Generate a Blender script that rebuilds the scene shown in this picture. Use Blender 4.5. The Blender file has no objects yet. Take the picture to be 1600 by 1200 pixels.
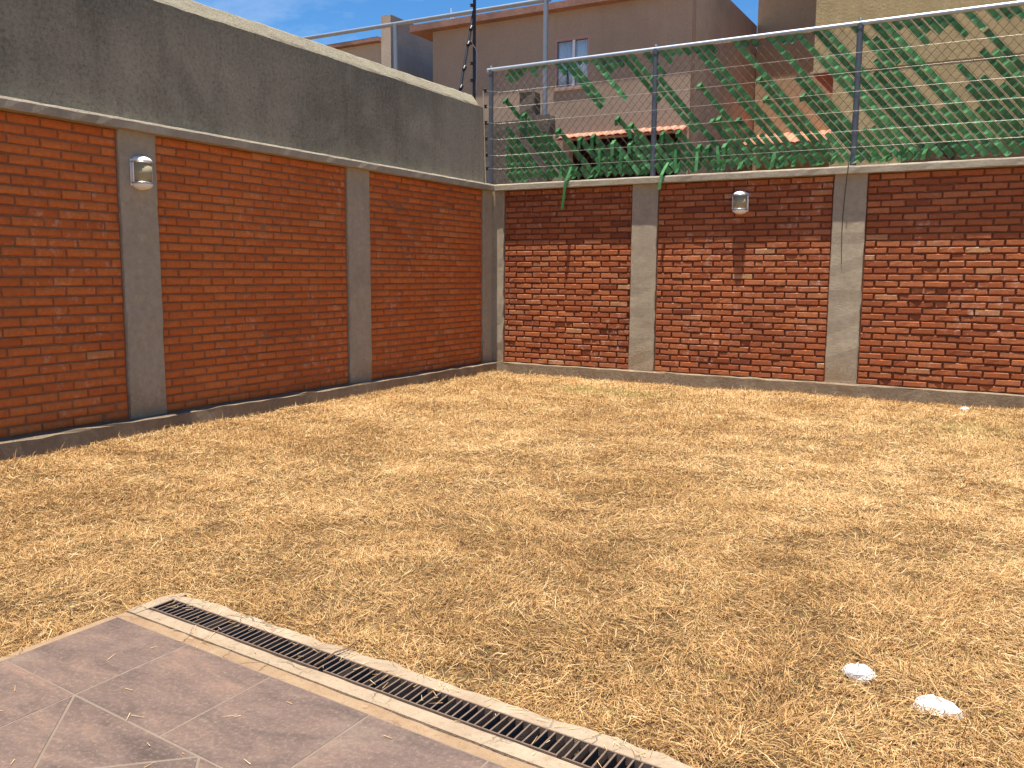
import bpy, math, random
import numpy as np
from mathutils import Matrix, Vector
random.seed(7); RNG = np.random.default_rng(7)
S = bpy.context.scene
COL = S.collection

# ---------------------------------------------------------------- camera, sky, sun, exposure
# frame: right wall is the plane y=0 (x runs along it), left wall is the plane x=0, garden is x>0, y<0
CAM = Vector((6.0458, -10.0713, 1.2738))
cd = bpy.data.cameras.new('camera'); cam = bpy.data.objects.new('camera', cd); COL.objects.link(cam)
cd.sensor_width = 36; cd.lens = 1363.4 / 1600 * 36; cd.clip_start = 0.05; cd.clip_end = 3000
cam.matrix_world = Matrix.Translation(CAM) @ (Matrix.Rotation(.51685, 4, 'Z') @ Matrix.Rotation(math.pi/2 - .12422, 4, 'X') @ Matrix.Rotation(.00645, 4, 'Z'))
S.camera = cam

SUN_EL = math.radians(82.7)
SUN = Vector((-math.sin(math.radians(.35)), -math.cos(SUN_EL), math.sin(SUN_EL))).normalized()   # towards the sun
sd = bpy.data.lights.new('sun', 'SUN'); sd.energy = 5.0; sd.angle = math.radians(.5); sd.color = (1, .95, .86)
so = bpy.data.objects.new('sun', sd); COL.objects.link(so)
so.rotation_euler = SUN.to_track_quat('Z', 'Y').to_euler(); so.location = (3, -5, 30)
W = bpy.data.worlds.new('World'); S.world = W; W.use_nodes = True
wn = W.node_tree.nodes; wl = W.node_tree.links
bg = wn['Background']; sky = wn.new('ShaderNodeTexSky'); sky.sky_type = 'NISHITA'; sky.sun_disc = False
sky.sun_elevation = SUN_EL; sky.sun_rotation = math.atan2(SUN.x, SUN.y); sky.altitude = 1500; sky.air_density = 1.0; sky.dust_density = .15; sky.ozone_density = 2.5
bg.inputs[1].default_value = .082
hs = wn.new('ShaderNodeHueSaturation'); hs.inputs['Saturation'].default_value = 1.3; wl.new(sky.outputs[0], hs.inputs['Color']); 
tc = wn.new('ShaderNodeTexCoord'); mpw = wn.new('ShaderNodeMapping'); mpw.inputs['Scale'].default_value = (1, 1, 2.2); wl.new(tc.outputs['Generated'], mpw.inputs[0])
cn = wn.new('ShaderNodeTexNoise'); cn.inputs['Scale'].default_value = 5; cn.inputs['Detail'].default_value = 8; cn.inputs['Roughness'].default_value = .62; cn.inputs['Distortion'].default_value = .6; wl.new(mpw.outputs[0], cn.inputs['Vector'])
cr = wn.new('ShaderNodeMapRange'); cr.inputs['From Min'].default_value = .54; cr.inputs['From Max'].default_value = .8; cr.inputs['To Max'].default_value = .3; wl.new(cn.outputs['Fac'], cr.inputs['Value'])   # thin fair-weather cloud over the whole sky
cm = wn.new('ShaderNodeMix'); cm.data_type = 'RGBA'; wl.new(cr.outputs[0], cm.inputs[0]); wl.new(hs.outputs[0], cm.inputs[6]); cm.inputs[7].default_value = (5.5, 6.0, 6.6, 1)
wl.new(cm.outputs[2], bg.inputs[0])
S.view_settings.view_transform = 'Standard'; S.view_settings.look = 'None'; S.view_settings.gamma = 1
S.view_settings.exposure = 1.08

# ---------------------------------------------------------------- helpers
WLOC = {}
def wloc(o): return WLOC.get(o.name, Vector((0, 0, 0)))
def link(o, name, parent, loc):
    COL.objects.link(o)
    loc = Vector(loc); o.parent = parent
    o.location = loc - (wloc(parent) if parent else Vector((0, 0, 0)))
    WLOC[o.name] = loc
    return o
def tag(o, label=None, cat=None, group=None, kind=None):
    if label: o['label'] = label
    if cat: o['category'] = cat
    if group: o['group'] = group
    if kind: o['kind'] = kind
    return o
def thing(name, loc, label, cat, group=None):
    o = bpy.data.objects.new(name, None); o.empty_display_size = .1
    link(o, name, None, loc)
    return tag(o, label, cat, group)
class MB:
    """collects geometry in world coordinates"""
    def __init__(s): s.v = []; s.f = []; s.sm = []
    def add(s, v, f, smooth=False):
        b = len(s.v); s.v += [tuple(map(float, p)) for p in v]; s.f += [tuple(b + i for i in q) for q in f]; s.sm += [smooth] * len(f); return s
    def box(s, x0, x1, y0, y1, z0, z1):
        return s.add([(x0,y0,z0),(x1,y0,z0),(x1,y1,z0),(x0,y1,z0),(x0,y0,z1),(x1,y0,z1),(x1,y1,z1),(x0,y1,z1)],
                     [(0,3,2,1),(4,5,6,7),(0,1,5,4),(1,2,6,5),(2,3,7,6),(3,0,4,7)])
    def prism(s, prof, a, b, fn):
        """profile of 2D points (counter-clockwise) swept from a to b through fn(t, p, q)"""
        n = len(prof)
        v = [fn(a, p, q) for p, q in prof] + [fn(b, p, q) for p, q in prof]
        f = [(i, (i+1) % n, n + (i+1) % n, n + i) for i in range(n)] + [tuple(range(n))[::-1], tuple(range(n, 2*n))]
        return s.add(v, f)
    def tube(s, pts, r, n=8, cap=True, smooth=True):
        pts = [Vector(p) for p in pts]; R = r if isinstance(r, (list, tuple)) else [r] * len(pts)
        v = []; f = []
        for i, p in enumerate(pts):
            t = (pts[min(i+1, len(pts)-1)] - pts[max(i-1, 0)]).normalized()
            a = t.orthogonal().normalized() if i == 0 else (a - t * a.dot(t)).normalized()
            b = t.cross(a)
            for k in range(n):
                w = 2 * math.pi * k / n
                v.append(p + (a * math.cos(w) + b * math.sin(w)) * R[i])
        for i in range(len(pts) - 1):
            for k in range(n):
                f.append((i*n + k, i*n + (k+1) % n, (i+1)*n + (k+1) % n, (i+1)*n + k))
        s.add(v, f, smooth)
        if cap: s.add(v[:n], [tuple(range(n))[::-1]]); s.add(v[-n:], [tuple(range(n))])
        return s
    def build(s, name, mat, parent=None, bevel=0, loc=None):
        V = np.array(s.v)
        c = Vector(loc) if loc is not None else Vector(((V.min(0) + V.max(0)) / 2).tolist())
        me = bpy.data.meshes.new(name)
        me.from_pydata((V - np.array(c)).tolist(), [], s.f); me.polygons.foreach_set('use_smooth', s.sm); me.update()
        o = bpy.data.objects.new(name, me); me.materials.append(mat)
        link(o, name, parent, c)
        if bevel:
            m = o.modifiers.new('bevel', 'BEVEL'); m.width = bevel; m.segments = 2; m.limit_method = 'ANGLE'; m.angle_limit = math.radians(40)
        return o
def big_mesh(name, V, tri=None, quad=None, mat=None, parent=None, loc=(0,0,0), smooth=False, col=None, kind=None):
    V = np.asarray(V, np.float32) - np.array(loc, np.float32)
    nt = 0 if tri is None else len(tri); nq = 0 if quad is None else len(quad)
    idx = np.concatenate([np.asarray(a, np.int32).ravel() for a in (tri, quad) if a is not None])
    me = bpy.data.meshes.new(name); me.vertices.add(len(V)); me.vertices.foreach_set('co', V.ravel())
    me.loops.add(len(idx)); me.loops.foreach_set('vertex_index', idx)
    st = np.concatenate([np.arange(nt) * 3, nt * 3 + np.arange(nq) * 4]).astype(np.int32)
    me.polygons.add(nt + nq); me.polygons.foreach_set('loop_start', st)
    me.polygons.foreach_set('use_smooth', np.full(nt + nq, smooth))
    if col is not None:
        a = me.attributes.new('tone', 'FLOAT', 'POINT'); a.data.foreach_set('value', np.asarray(col, np.float32))
    me.update(calc_edges=True); me.validate()
    if mat: me.materials.append(mat)
    o = bpy.data.objects.new(name, me); link(o, name, parent, loc)
    if kind: o['kind'] = kind
    return o
def vnoise(x, y, seed=0):
    """smooth 2D value noise in numpy, 0..1"""
    x = np.asarray(x, float); y = np.asarray(y, float)
    xi = np.floor(x).astype(int); yi = np.floor(y).astype(int); fx = x - xi; fy = y - yi
    fx = fx*fx*(3-2*fx); fy = fy*fy*(3-2*fy)
    def h(a, b):
        n = (a * 374761393 + b * 668265263 + seed * 1442695) & 0x7fffffff
        n = ((n ^ (n >> 13)) * 1274126177) & 0x7fffffff
        return ((n ^ (n >> 16)) & 0xffff) / 65535.
    return (h(xi,yi)*(1-fx) + h(xi+1,yi)*fx)*(1-fy) + (h(xi,yi+1)*(1-fx) + h(xi+1,yi+1)*fx)*fy

# ---------------------------------------------------------------- materials
class NT:
    def __init__(s, name, rough=.85, spec=.25):
        s.m = bpy.data.materials.new(name); s.m.use_nodes = True; s.n = s.m.node_tree.nodes; s.l = s.m.node_tree.links
        s.b = s.n['Principled BSDF']; s.b.inputs['Roughness'].default_value = rough; s.b.inputs['Specular IOR Level'].default_value = spec
        s.g = s.n.new('ShaderNodeNewGeometry')
        s.pos = s.g.outputs['Position']
    def noise(s, scale, detail=4, rough=.55, vec=None, dist=0):
        t = s.n.new('ShaderNodeTexNoise'); t.inputs['Scale'].default_value = scale; t.inputs['Detail'].default_value = detail
        t.inputs['Roughness'].default_value = rough; t.inputs['Distortion'].default_value = dist; s.l.new(vec or s.pos, t.inputs['Vector']); return t.outputs['Fac']
    def scaled(s, x, y, z):
        t = s.n.new('ShaderNodeMapping'); t.inputs['Scale'].default_value = (x, y, z); s.l.new(s.pos, t.inputs['Vector']); return t.outputs[0]
    def ramp(s, fac, stops, interp='LINEAR'):
        t = s.n.new('ShaderNodeValToRGB'); e = t.color_ramp.elements; t.color_ramp.interpolation = interp
        while len(e) < len(stops): e.new(.5)
        for el, (p, c) in zip(e, stops): el.position = p; el.color = (*c, 1) if len(c) == 3 else c
        s.l.new(fac, t.inputs[0]); return t.outputs[0]
    def val(s, fac, a, b, lo=0., hi=1.):
        t = s.n.new('ShaderNodeMapRange'); t.inputs['From Min'].default_value = a; t.inputs['From Max'].default_value = b
        t.inputs['To Min'].default_value = lo; t.inputs['To Max'].default_value = hi; s.l.new(fac, t.inputs['Value']); return t.outputs[0]
    def mix(s, f, a, b, mode='MIX'):
        t = s.n.new('ShaderNodeMix'); t.data_type = 'RGBA'; t.blend_type = mode
        for k, x in ((0, f), (6, a), (7, b)):
            if hasattr(x, 'is_linked'): s.l.new(x, t.inputs[k])
            else: t.inputs[k].default_value = x if k == 0 else ((*x, 1) if len(x) == 3 else x)
        return t.outputs[2]
    def math(s, op, a, b=0.):
        t = s.n.new('ShaderNodeMath'); t.operation = op
        for k, x in enumerate((a, b)):
            if hasattr(x, 'is_linked'): s.l.new(x, t.inputs[k])
            else: t.inputs[k].default_value = x
        return t.outputs[0]
    def color(s, c):
        if hasattr(c, 'is_linked'): s.l.new(c, s.b.inputs['Base Color'])
        else: s.b.inputs['Base Color'].default_value = (*c, 1)
        return s
    def bump(s, h, dist=.005, strength=1.):
        t = s.n.new('ShaderNodeBump'); t.inputs['Distance'].default_value = dist; t.inputs['Strength'].default_value = strength
        s.l.new(h, t.inputs['Height']); s.l.new(t.outputs[0], s.b.inputs['Normal']); return s
    def sep(s):
        t = s.n.new('ShaderNodeSeparateXYZ'); s.l.new(s.pos, t.inputs[0]); return t.outputs
def plain(name, c, rough=.6, metal=0, spec=.4, var=.15, scale=8, bump=0):
    t = NT(name, rough, spec); t.b.inputs['Metallic'].default_value = metal
    n = t.noise(scale, 5)
    t.color(t.mix(n, tuple(x * (1 - var) for x in c), tuple(min(1, x * (1 + var)) for x in c)))
    if bump: t.bump(t.noise(scale * 12, 3), bump)
    return t.m
def plaster(name, base, dark, light, stain=.5, scale=1.3, grain=.004, streak=True, rough=.93):
    t = NT(name, 1., .04)
    n1 = t.noise(scale, 6, .6, dist=.4); n2 = t.noise(22, 5, .7); n3 = t.noise(160, 3, .7)
    c = t.mix(t.val(n2, .3, .7), tuple(x*.86 for x in base), tuple(min(1, x*1.14) for x in base))
    c = t.mix(t.math('MULTIPLY', t.val(n1, .45, .72), stain), c, dark)
    c = t.mix(t.math('MULTIPLY', t.val(t.noise(scale*2.3, 5, .6), .52, .75), stain*.7), c, light)
    if streak:
        v = t.noise(1, 5, .6, t.scaled(7, 7, .6))
        c = t.mix(t.math('MULTIPLY', t.val(v, .5, .75), stain*.45), c, dark)
    c = t.mix(t.val(n3, .25, .75, .0, .35), c, tuple(x*.6 for x in base))
    t.color(c)
    h = t.math('ADD', t.math('MULTIPLY', n3, .5), n2)
    t.bump(h, grain * 2.5)
    return t.m
def brick_mat(name, stops, attr, pale, dirt):
    t = NT(name, 1., .03)
    if attr:
        a = t.n.new('ShaderNodeAttribute'); a.attribute_name = 'tone'; r = a.outputs['Fac']
    else:
        a = t.n.new('ShaderNodeAttribute'); a.attribute_type = 'OBJECT'; a.attribute_name = 'tone'; r = a.outputs['Fac']
    c = t.ramp(r, stops)
    n = t.noise(28, 5, .65); big = t.noise(.9, 4, .6)
    c = t.mix(t.val(n, .3, .75, .0, .45), c, tuple(x*.55 for x in stops[1][1]))
    c = t.mix(t.math('MULTIPLY', t.val(big, .5, .7), .35), c, dirt)
    c = t.mix(t.math('MULTIPLY', t.math('MULTIPLY', t.val(t.noise(9, 6, .75), .54, .68), t.val(t.noise(1.1, 3), .47, .6)), .8), c, pale)
    t.color(c)
    t.bump(t.math('ADD', t.noise(60, 5, .7), t.math('MULTIPLY', t.noise(240, 2), .5)), .006)
    return t.m
RSTOP = [(0, (.25,.078,.040)), (.3, (.38,.115,.050)), (.6, (.48,.16,.068)), (.85, (.55,.205,.09)), (1, (.56,.30,.15))]
LSTOP = [(0, (.42,.11,.036)), (.3, (.55,.145,.043)), (.6, (.64,.182,.052)), (.85, (.70,.22,.065)), (1, (.64,.28,.11))]
M = {}
for k, st, pale, dirt in (('R', RSTOP, (.66,.48,.36), (.20,.065,.035)), ('L', LSTOP, (.64,.38,.24), (.34,.09,.034))):
    M['brick'+k] = brick_mat('brick_'+k, st, False, pale, dirt); M['bricks'+k] = brick_mat('bricks_'+k, st, True, pale, dirt)
M['mortarR'] = plaster('mortar_right', (.27,.10,.052), (.17,.06,.032), (.38,.19,.11), .6, 2.5, .006, False)
M['mortarL'] = plaster('mortar_left', (.34,.15,.075), (.22,.085,.036), (.42,.29,.20), .6, 2.5, .005, False)
def pillar_mat():
    t = NT('concrete_pillar', 1., .04)
    n1 = t.noise(1.6, 6, .6, dist=.4); n2 = t.noise(20, 5, .7); n3 = t.noise(110, 4, .75)
    c = t.mix(t.val(n2, .3, .7), (.37,.305,.21), (.48,.40,.285))
    c = t.mix(t.math('MULTIPLY', t.val(n1, .45, .72), .45), c, (.28,.23,.165))
    c = t.mix(t.math('MULTIPLY', t.val(t.noise(1, 5, .6, t.scaled(9, 9, .5)), .5, .75), .25), c, (.44,.39,.31))
    # earth splashed up by rain, in specks that thin out upwards
    sp = t.math('ADD', t.math('MULTIPLY', t.noise(34, 5, .8), .9), t.math('MULTIPLY', t.noise(3, 4), .5)); z = t.sep()[2]
    c = t.mix(t.val(t.math('SUBTRACT', sp, t.math('MULTIPLY', z, .75)), .42, .62, 0, .7), c, (.33,.215,.12))
    t.color(c); t.bump(t.math('ADD', n3, t.math('MULTIPLY', n2, .7)), .010); return t.m
M['concrete'] = pillar_mat()
M['beam'] = plaster('concrete_beam', (.33,.245,.16), (.20,.145,.095), (.44,.35,.25), .7, 2.6, .008)
M['coping'] = plaster('concrete_coping', (.40,.34,.25), (.25,.205,.15), (.52,.45,.35), .5, 2.0, .004)
M['curtain_c'] = plain('white_curtain', (.88,.88,.87), .9, 0, .1, .06)
def parapet_mat():
    t = NT('weathered_render', 1., .04)
    n1 = t.noise(.55, 6, .62, dist=.6); n2 = t.noise(26, 5, .72); n3 = t.noise(150, 3, .7); n4 = t.noise(1.7, 6, .65)
    c = t.mix(t.val(n2, .3, .7), (.38,.345,.245), (.53,.485,.355))
    c = t.mix(t.math('MULTIPLY', t.val(n1, .42, .62), .8), c, (.22,.205,.152))
    c = t.mix(t.math('MULTIPLY', t.val(n4, .48, .68), .75), c, (.46,.41,.295))
    z = t.sep()
    # mould under the cap, with a ragged lower limit; paler beyond a ragged line at the far end
    edge = t.math('ADD', z[2], t.math('MULTIPLY', t.noise(2.2, 5), .55))
    c = t.mix(t.math('MULTIPLY', t.val(edge, 3.25, 3.72), .55), c, (.18,.183,.145))
    pe = t.math('ADD', z[1], t.math('MULTIPLY', t.noise(6, 4), .12))
    c = t.mix(t.math('MULTIPLY', t.val(pe, -1.12, -.98), .5), c, (.47,.41,.31))
    c = t.mix(t.math('MULTIPLY', t.val(t.noise(1, 6, .65, t.scaled(5, 5, .45)), .5, .7), .45), c, (.19,.178,.138)); c = t.mix(t.math('MULTIPLY', t.val(t.noise(1, 6, .65, t.scaled(3.1, 3.1, .8)), .55, .72), .4), c, (.50,.45,.33))
    n5 = t.noise(34, 5, .85)
    c = t.mix(t.val(n5, .52, .68, 0, .75), c, (.44,.41,.34)); c = t.mix(t.val(n5, .48, .32, 0, .6), c, (.05,.048,.042))
    t.color(c); t.bump(t.math('ADD', n2, n5), .022); return t.m
M['parapet'] = parapet_mat()
M['galv'] = plain('galvanised_steel', (.36,.40,.44), .42, .6, .5, .18, 14)
M['galvmid'] = plain('weathered_pipe', (.20,.23,.265), .5, .35, .4, .2, 10)
M['galvdark'] = plain('dull_galvanised_steel', (.085,.097,.115), .6, .25, .4, .2, 14)
M['wire'] = plain('rusty_fence_wire', (.10,.075,.055), .7, .3, .3, .3, 6)
M['ewire'] = plain('bright_fence_wire', (.62,.58,.50), .35, .3, .5, .1)
M['black'] = plain('black_painted_steel', (.018,.018,.024), .5, 0, .4, .2)
M['blackp'] = plain('black_plastic', (.012,.012,.012), .4, 0, .4, .2)
def strip_mat():
    t = NT('green_plastic_strip', .45, .3)
    o = t.n.new('ShaderNodeObjectInfo')
    c = t.ramp(o.outputs['Random'], [(0, (.030,.120,.034)), (.6, (.050,.185,.052)), (1, (.10,.30,.10))])
    c = t.mix(t.val(t.noise(20, 4), .45, .8, 0, .3), c, (.28,.50,.30))
    t.color(c)
    tr = t.n.new('ShaderNodeBsdfTranslucent'); t.l.new(c, tr.inputs[0])
    mx = t.n.new('ShaderNodeMixShader'); mx.inputs[0].default_value = .1
    t.l.new(t.b.outputs[0], mx.inputs[1]); t.l.new(tr.outputs[0], mx.inputs[2]); t.l.new(mx.outputs[0], t.n['Material Output'].inputs[0])
    return t.m
M['strip'] = strip_mat()

# ---------------------------------------------------------------- ground, lawn
M['dirt'] = plain('dry_earth', (.30,.19,.10), .95, 0, .1, .3, .8, .02)
MB().add([(-1500,-1500,-.16),(1500,-1500,-.16),(1500,1500,-.16),(-1500,1500,-.16)], [(0,1,2,3)]).build('ground', M['dirt'])['kind'] = 'structure'
SL = .078
def dline(d0, x): return d0 + SL * (x - 3.25)          # lines parallel to the drain; d is the distance from the right wall
def lawn_z(x, d):
    return -.036 + .022 * (vnoise(x*1.3, d*1.3, 3) - .5) + .022 * (vnoise(x*4, d*4, 4) - .5) + .014 * (vnoise(x*11, d*11, 5) - .5) + .035*np.exp(-np.asarray(x)/.35)
def lawn_mat():
    t = NT('straw_thatch', .95, .1)
    n = t.noise(3, 6, .65); f = t.noise(45, 5, .75, t.scaled(1, .5, 1)); g = t.noise(180, 3, .7)
    c = t.ramp(f, [(.3, (.085,.048,.022)), (.5, (.23,.14,.062)), (.7, (.40,.26,.12))])
    c = t.mix(t.math('MULTIPLY', t.val(n, .5, .72), .3), c, (.24,.15,.08))
    c = t.mix(t.val(g, .4, .75, 0, .5), c, (.10,.055,.022))
    t.color(c); t.bump(t.math('ADD', f, g), .02); return t.m
M['thatch'] = lawn_mat()
XR = 9.5
def lawn():
    V = []; Q = []
    def grid(xs, dfun, nd):
        b = len(V); n = nd + 1
        for x in xs:
            d0, d1 = dfun(x)
            for j in range(n):
                d = d0 + (d1 - d0) * j / nd
                V.append((x, -d, float(lawn_z(x, d))))
        for i in range(len(xs) - 1):
            for j in range(nd): Q.append((b+i*n+j, b+i*n+j+1, b+(i+1)*n+j+1, b+(i+1)*n+j))
    grid(np.linspace(.02, 3.235, 33), lambda x: (.02, 12.5), 125)
    grid(np.linspace(3.235, XR, 63), lambda x: (.02, dline(7.83, x)), 80)
    o = big_mesh('lawn', V, quad=Q, mat=M['thatch'], smooth=True, loc=(4, -5, 0)); o['kind'] = 'structure'
lawn()

# ---------------------------------------------------------------- brick walls
CZ0, CZ1 = .12, 2.362          # brickwork from the base beam to the coping
NC = 32; PITCH = (CZ1 - CZ0) / NC; BL = .241
def brick_verts(L, H, D, rng, wear):
    """front grid of 6x4 with rounded rim, walls back to the mortar; local u along, v up, w outward; centred"""
    us = np.array([-.5, -.5 + .025, -.17, .17, .5 - .025, .5]) * L; vs = np.array([-.5, -.40, .40, .5]) * H
    nu, nv = len(us), len(vs); F = np.zeros((nu, nv, 3))
    for i in range(nu):
        for j in range(nv):
            rim = (i in (0, nu-1)) + (j in (0, nv-1))
            w = D - (.0035 + .003*wear) * rim + rng.normal(0, .0004 + .0006 * wear) - (.004 * wear * rng.random() if rim else 0)
            F[i, j] = (us[i] + rng.normal(0, .0008 + .002*wear), vs[j] + rng.normal(0, .0006 + .0016*wear), w)
    if wear > 1:                                         # spalled: parts of the face and rim are gone
        k = rng.integers(0, nu - 1)
        for i in range(nu):
            a = math.exp(-((i - k) / 1.3) ** 2) * rng.uniform(.3, 1)
            F[i, :, 2] -= .014 * a; F[i, 0, 1] += .012 * a * rng.random(); F[i, -1, 1] -= .012 * a * rng.random()
    v = [tuple(F[i, j]) for i in range(nu) for j in range(nv)]; f = []
    for i in range(nu - 1):
        for j in range(nv - 1): f.append((i*nv+j, (i+1)*nv+j, (i+1)*nv+j+1, i*nv+j+1))
    ring = [i*nv for i in range(nu)] + [(nu-1)*nv+j for j in range(1, nv)] + [i*nv+nv-1 for i in range(nu-2, -1, -1)] + [j for j in range(nv-2, 0, -1)]
    b = len(v)
    for q in ring: v.append((v[q][0]*.99, v[q][1]*.97, -.012))
    n = len(ring)
    for k in range(n): f.append((ring[k], b+k, b+(k+1) % n, ring[(k+1) % n]))
    return np.array(v), f
def project(p):
    q = cam.matrix_world.inverted() @ Vector(p)
    if q.z > -.1: return None
    k = 1363.4 / -q.z
    return 800 + q.x * k, 600 - q.y * k, -q.z
def build_bricks(wall, key, panels, to_world, rot, depth, wears, tones, jw, jh):
    """panels are ranges of u (distance from the corner); every course staggered, cut at pillars"""
    rng = np.random.default_rng(11 if key == 'R' else 12)
    NV = 14
    var = []
    for k in range(NV):
        w = wears[k % len(wears)]
        v, f = brick_verts(BL - jw, PITCH - jh, depth, rng, w)
        me = bpy.data.meshes.new('brick'); me.from_pydata(v.tolist(), [], f); me.materials.append(M['brick'+key])
        me.polygons.foreach_set('use_smooth', [key == 'L']*len(f)); me.update(); var.append((me, v, f, w))
    items = []
    for (a, b) in panels:
        off = rng.uniform(0, .1)
        for c in range(NC):
            z = CZ0 + (c + .5) * PITCH
            u = a + .004 - ((off + (c % 2) * BL / 2 + rng.normal(0, .012)) % BL)
            while u < b - .02:
                u0, u1 = max(u, a + .004), min(u + BL, b - .004)
                if u1 - u0 > .035:
                    L = u1 - u0; cu = (u0 + u1) / 2
                    y = project(to_world(cu, z, 0)); vis = y and -40 < y[0] < 1640
                    big = (1 / y[2] ** 2) * L if vis else 0
                    worn = vnoise(cu*1.5, z*1.9, 9) * .6 + rng.random() * .5 + (.16 if key == 'R' and cu > 4.6 and z < 1.6 else 0)
                    items.append((big, cu, z, L, worn, c))
                u += BL + rng.normal(0, .002)
    items.sort(key=lambda t: -t[0])
    VV = []; FF = []; TT = []; nb = 0
    for i, (big, cu, z, L, worn, c) in enumerate(items):
        cand = [k for k in range(NV) if (var[k][3] > 1) == (worn > .86)] or list(range(NV))
        k = int(rng.choice(cand)); me, v, f, w = var[k]
        tone = float(np.clip(rng.normal(*tones) + .25 * (vnoise(cu*1.1, z*1.3, 21) - .5), 0, 1))
        sx = (L - jw) / (BL - jw); dz = rng.normal(0, .0012); dw = rng.normal(0, .0016); tilt = rng.normal(0, .006)
        loc = to_world(cu, z + dz, dw)
        flip = rng.random() < .5
        if i < 300 and big > 0:
            o = bpy.data.objects.new('brick', me)
            link(o, o.name, wall, loc)
            o.rotation_euler = (rot @ Matrix.Rotation(tilt, 3, 'Z')).to_euler(); o.scale = (sx, 1, 1); o['tone'] = tone
        else:
            A = np.array(rot @ Matrix.Rotation(tilt, 3, 'Z'))
            VV.append((v * np.array([sx, 1, 1])) @ A.T + np.array(loc)); FF.append(np.array(f) + nb); nb += len(v); TT.append(np.full(len(v), tone))
    big_mesh('bricks', np.concatenate(VV), quad=np.concatenate(FF), mat=M['bricks'+key], parent=wall, loc=wloc(wall), smooth=key == 'L', col=np.concatenate(TT), kind='stuff')

# rough edges for cast concrete: a subdivided box with wobbling faces
def rough_box(mb, x0, x1, y0, y1, z0, z1, step=.12, amp=.003, seed=1, ch=.008):
    """box whose long faces are cut into short lengths and wobble a little"""
    dims = [(x0, x1), (y0, y1), (z0, z1)]; ax = max(range(3), key=lambda k: dims[k][1] - dims[k][0])
    o1, o2 = [k for k in range(3) if k != ax]
    a, b = dims[ax]; n = max(1, int((b - a) / step)); rng = np.random.default_rng(seed)
    p0, p1 = dims[o1]; q0, q1 = dims[o2]
    prof = [(p0+ch, q0), (p1-ch, q0), (p1, q0+ch), (p1, q1-ch), (p1-ch, q1), (p0+ch, q1), (p0, q1-ch), (p0, q0+ch)]
    if (ax == 1): prof = prof[::-1]
    V = []; F = []
    for i in range(n + 1):
        t = a + (b - a) * i / n
        for (p, q) in prof:
            v = [0, 0, 0]; v[ax] = t; v[o1] = p + rng.normal(0, amp); v[o2] = q + rng.normal(0, amp); V.append(v)
    m = len(prof)
    for i in range(n):
        for k in range(m): F.append((i*m+k, i*m+(k+1) % m, (i+1)*m+(k+1) % m, (i+1)*m+k))
    F.append(tuple(range(m))[::-1]); F.append(tuple(range(n*m, n*m+m)))
    mb.add(V, F); return mb

RP = [(0, .19), (1.988, 2.31), (4.31, 4.643), (6.63, 6.96)]     # pillars on the right wall (x)
LP = [(0, .25), (2.575, 2.934), (5.264, 5.604), (7.94, 8.27)]   # pillars on the left wall (-y)
REND, LEND = 9.4, 9.6
def gaps(P, end):
    return [(P[i][1], P[i+1][0]) for i in range(len(P)-1)] + [(P[-1][1], end)]
PO = .025                                                         # pillars stand proud of the brick faces
wr = thing('brick_wall', (3.4, .05, -.1), 'dark red brick wall in full sun with grey concrete pillars, under the green-slatted fence', 'wall')
wlf = thing('brick_wall', (-.05, -4, -.1), 'shaded orange brick wall on the left topped by a tall grey rendered parapet', 'wall')
DR, DL = .019, .009
# brick faces lie on the wall plane, mortar behind
for (a, b) in gaps(RP, REND):
    MB().add([(a-.01,DR,CZ0-.02),(b+.01,DR,CZ0-.02),(b+.01,DR,CZ1+.02),(a-.01,DR,CZ1+.02),(a-.01,.12,CZ0-.02),(b+.01,.12,CZ0-.02),(b+.01,.12,CZ1+.02),(a-.01,.12,CZ1+.02)],
             [(0,1,2,3),(5,4,7,6),(1,5,6,2),(4,0,3,7)]).build('mortar', M['mortarR'], wr)
for (a, b) in gaps(LP, LEND):
    MB().add([(-DL,-a+.01,CZ0-.02),(-DL,-b-.01,CZ0-.02),(-DL,-b-.01,CZ1+.02),(-DL,-a+.01,CZ1+.02),(-.12,-a+.01,CZ0-.02),(-.12,-b-.01,CZ0-.02),(-.12,-b-.01,CZ1+.02),(-.12,-a+.01,CZ1+.02)],
             [(3,2,1,0),(4,5,6,7),(2,6,5,1),(0,4,7,3)]).build('mortar', M['mortarL'], wlf)
for i, (a, b) in enumerate(RP): rough_box(MB(), (-.12 if i == 0 else a), b, -PO, .14, -.1, 2.37, seed=20+i, amp=.0025).build('pillar', M['concrete'], wr)
for i, (a, b) in enumerate(LP): rough_box(MB(), -.14, PO, -b, -a - (.027 if i == 0 else 0), -.1, 2.37, seed=30+i, amp=.0025).build('pillar', M['concrete'], wlf)
rough_box(MB(), .10, REND, -.062, .10, -.2, CZ0 - .004, seed=41, amp=.004, step=.15).build('base_beam', M['beam'], wr)
rough_box(MB(), -.10, .122, -LEND, -.07, -.2, CZ0 - .004, seed=42, amp=.004, step=.15).build('base_beam', M['beam'], wlf)
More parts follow.
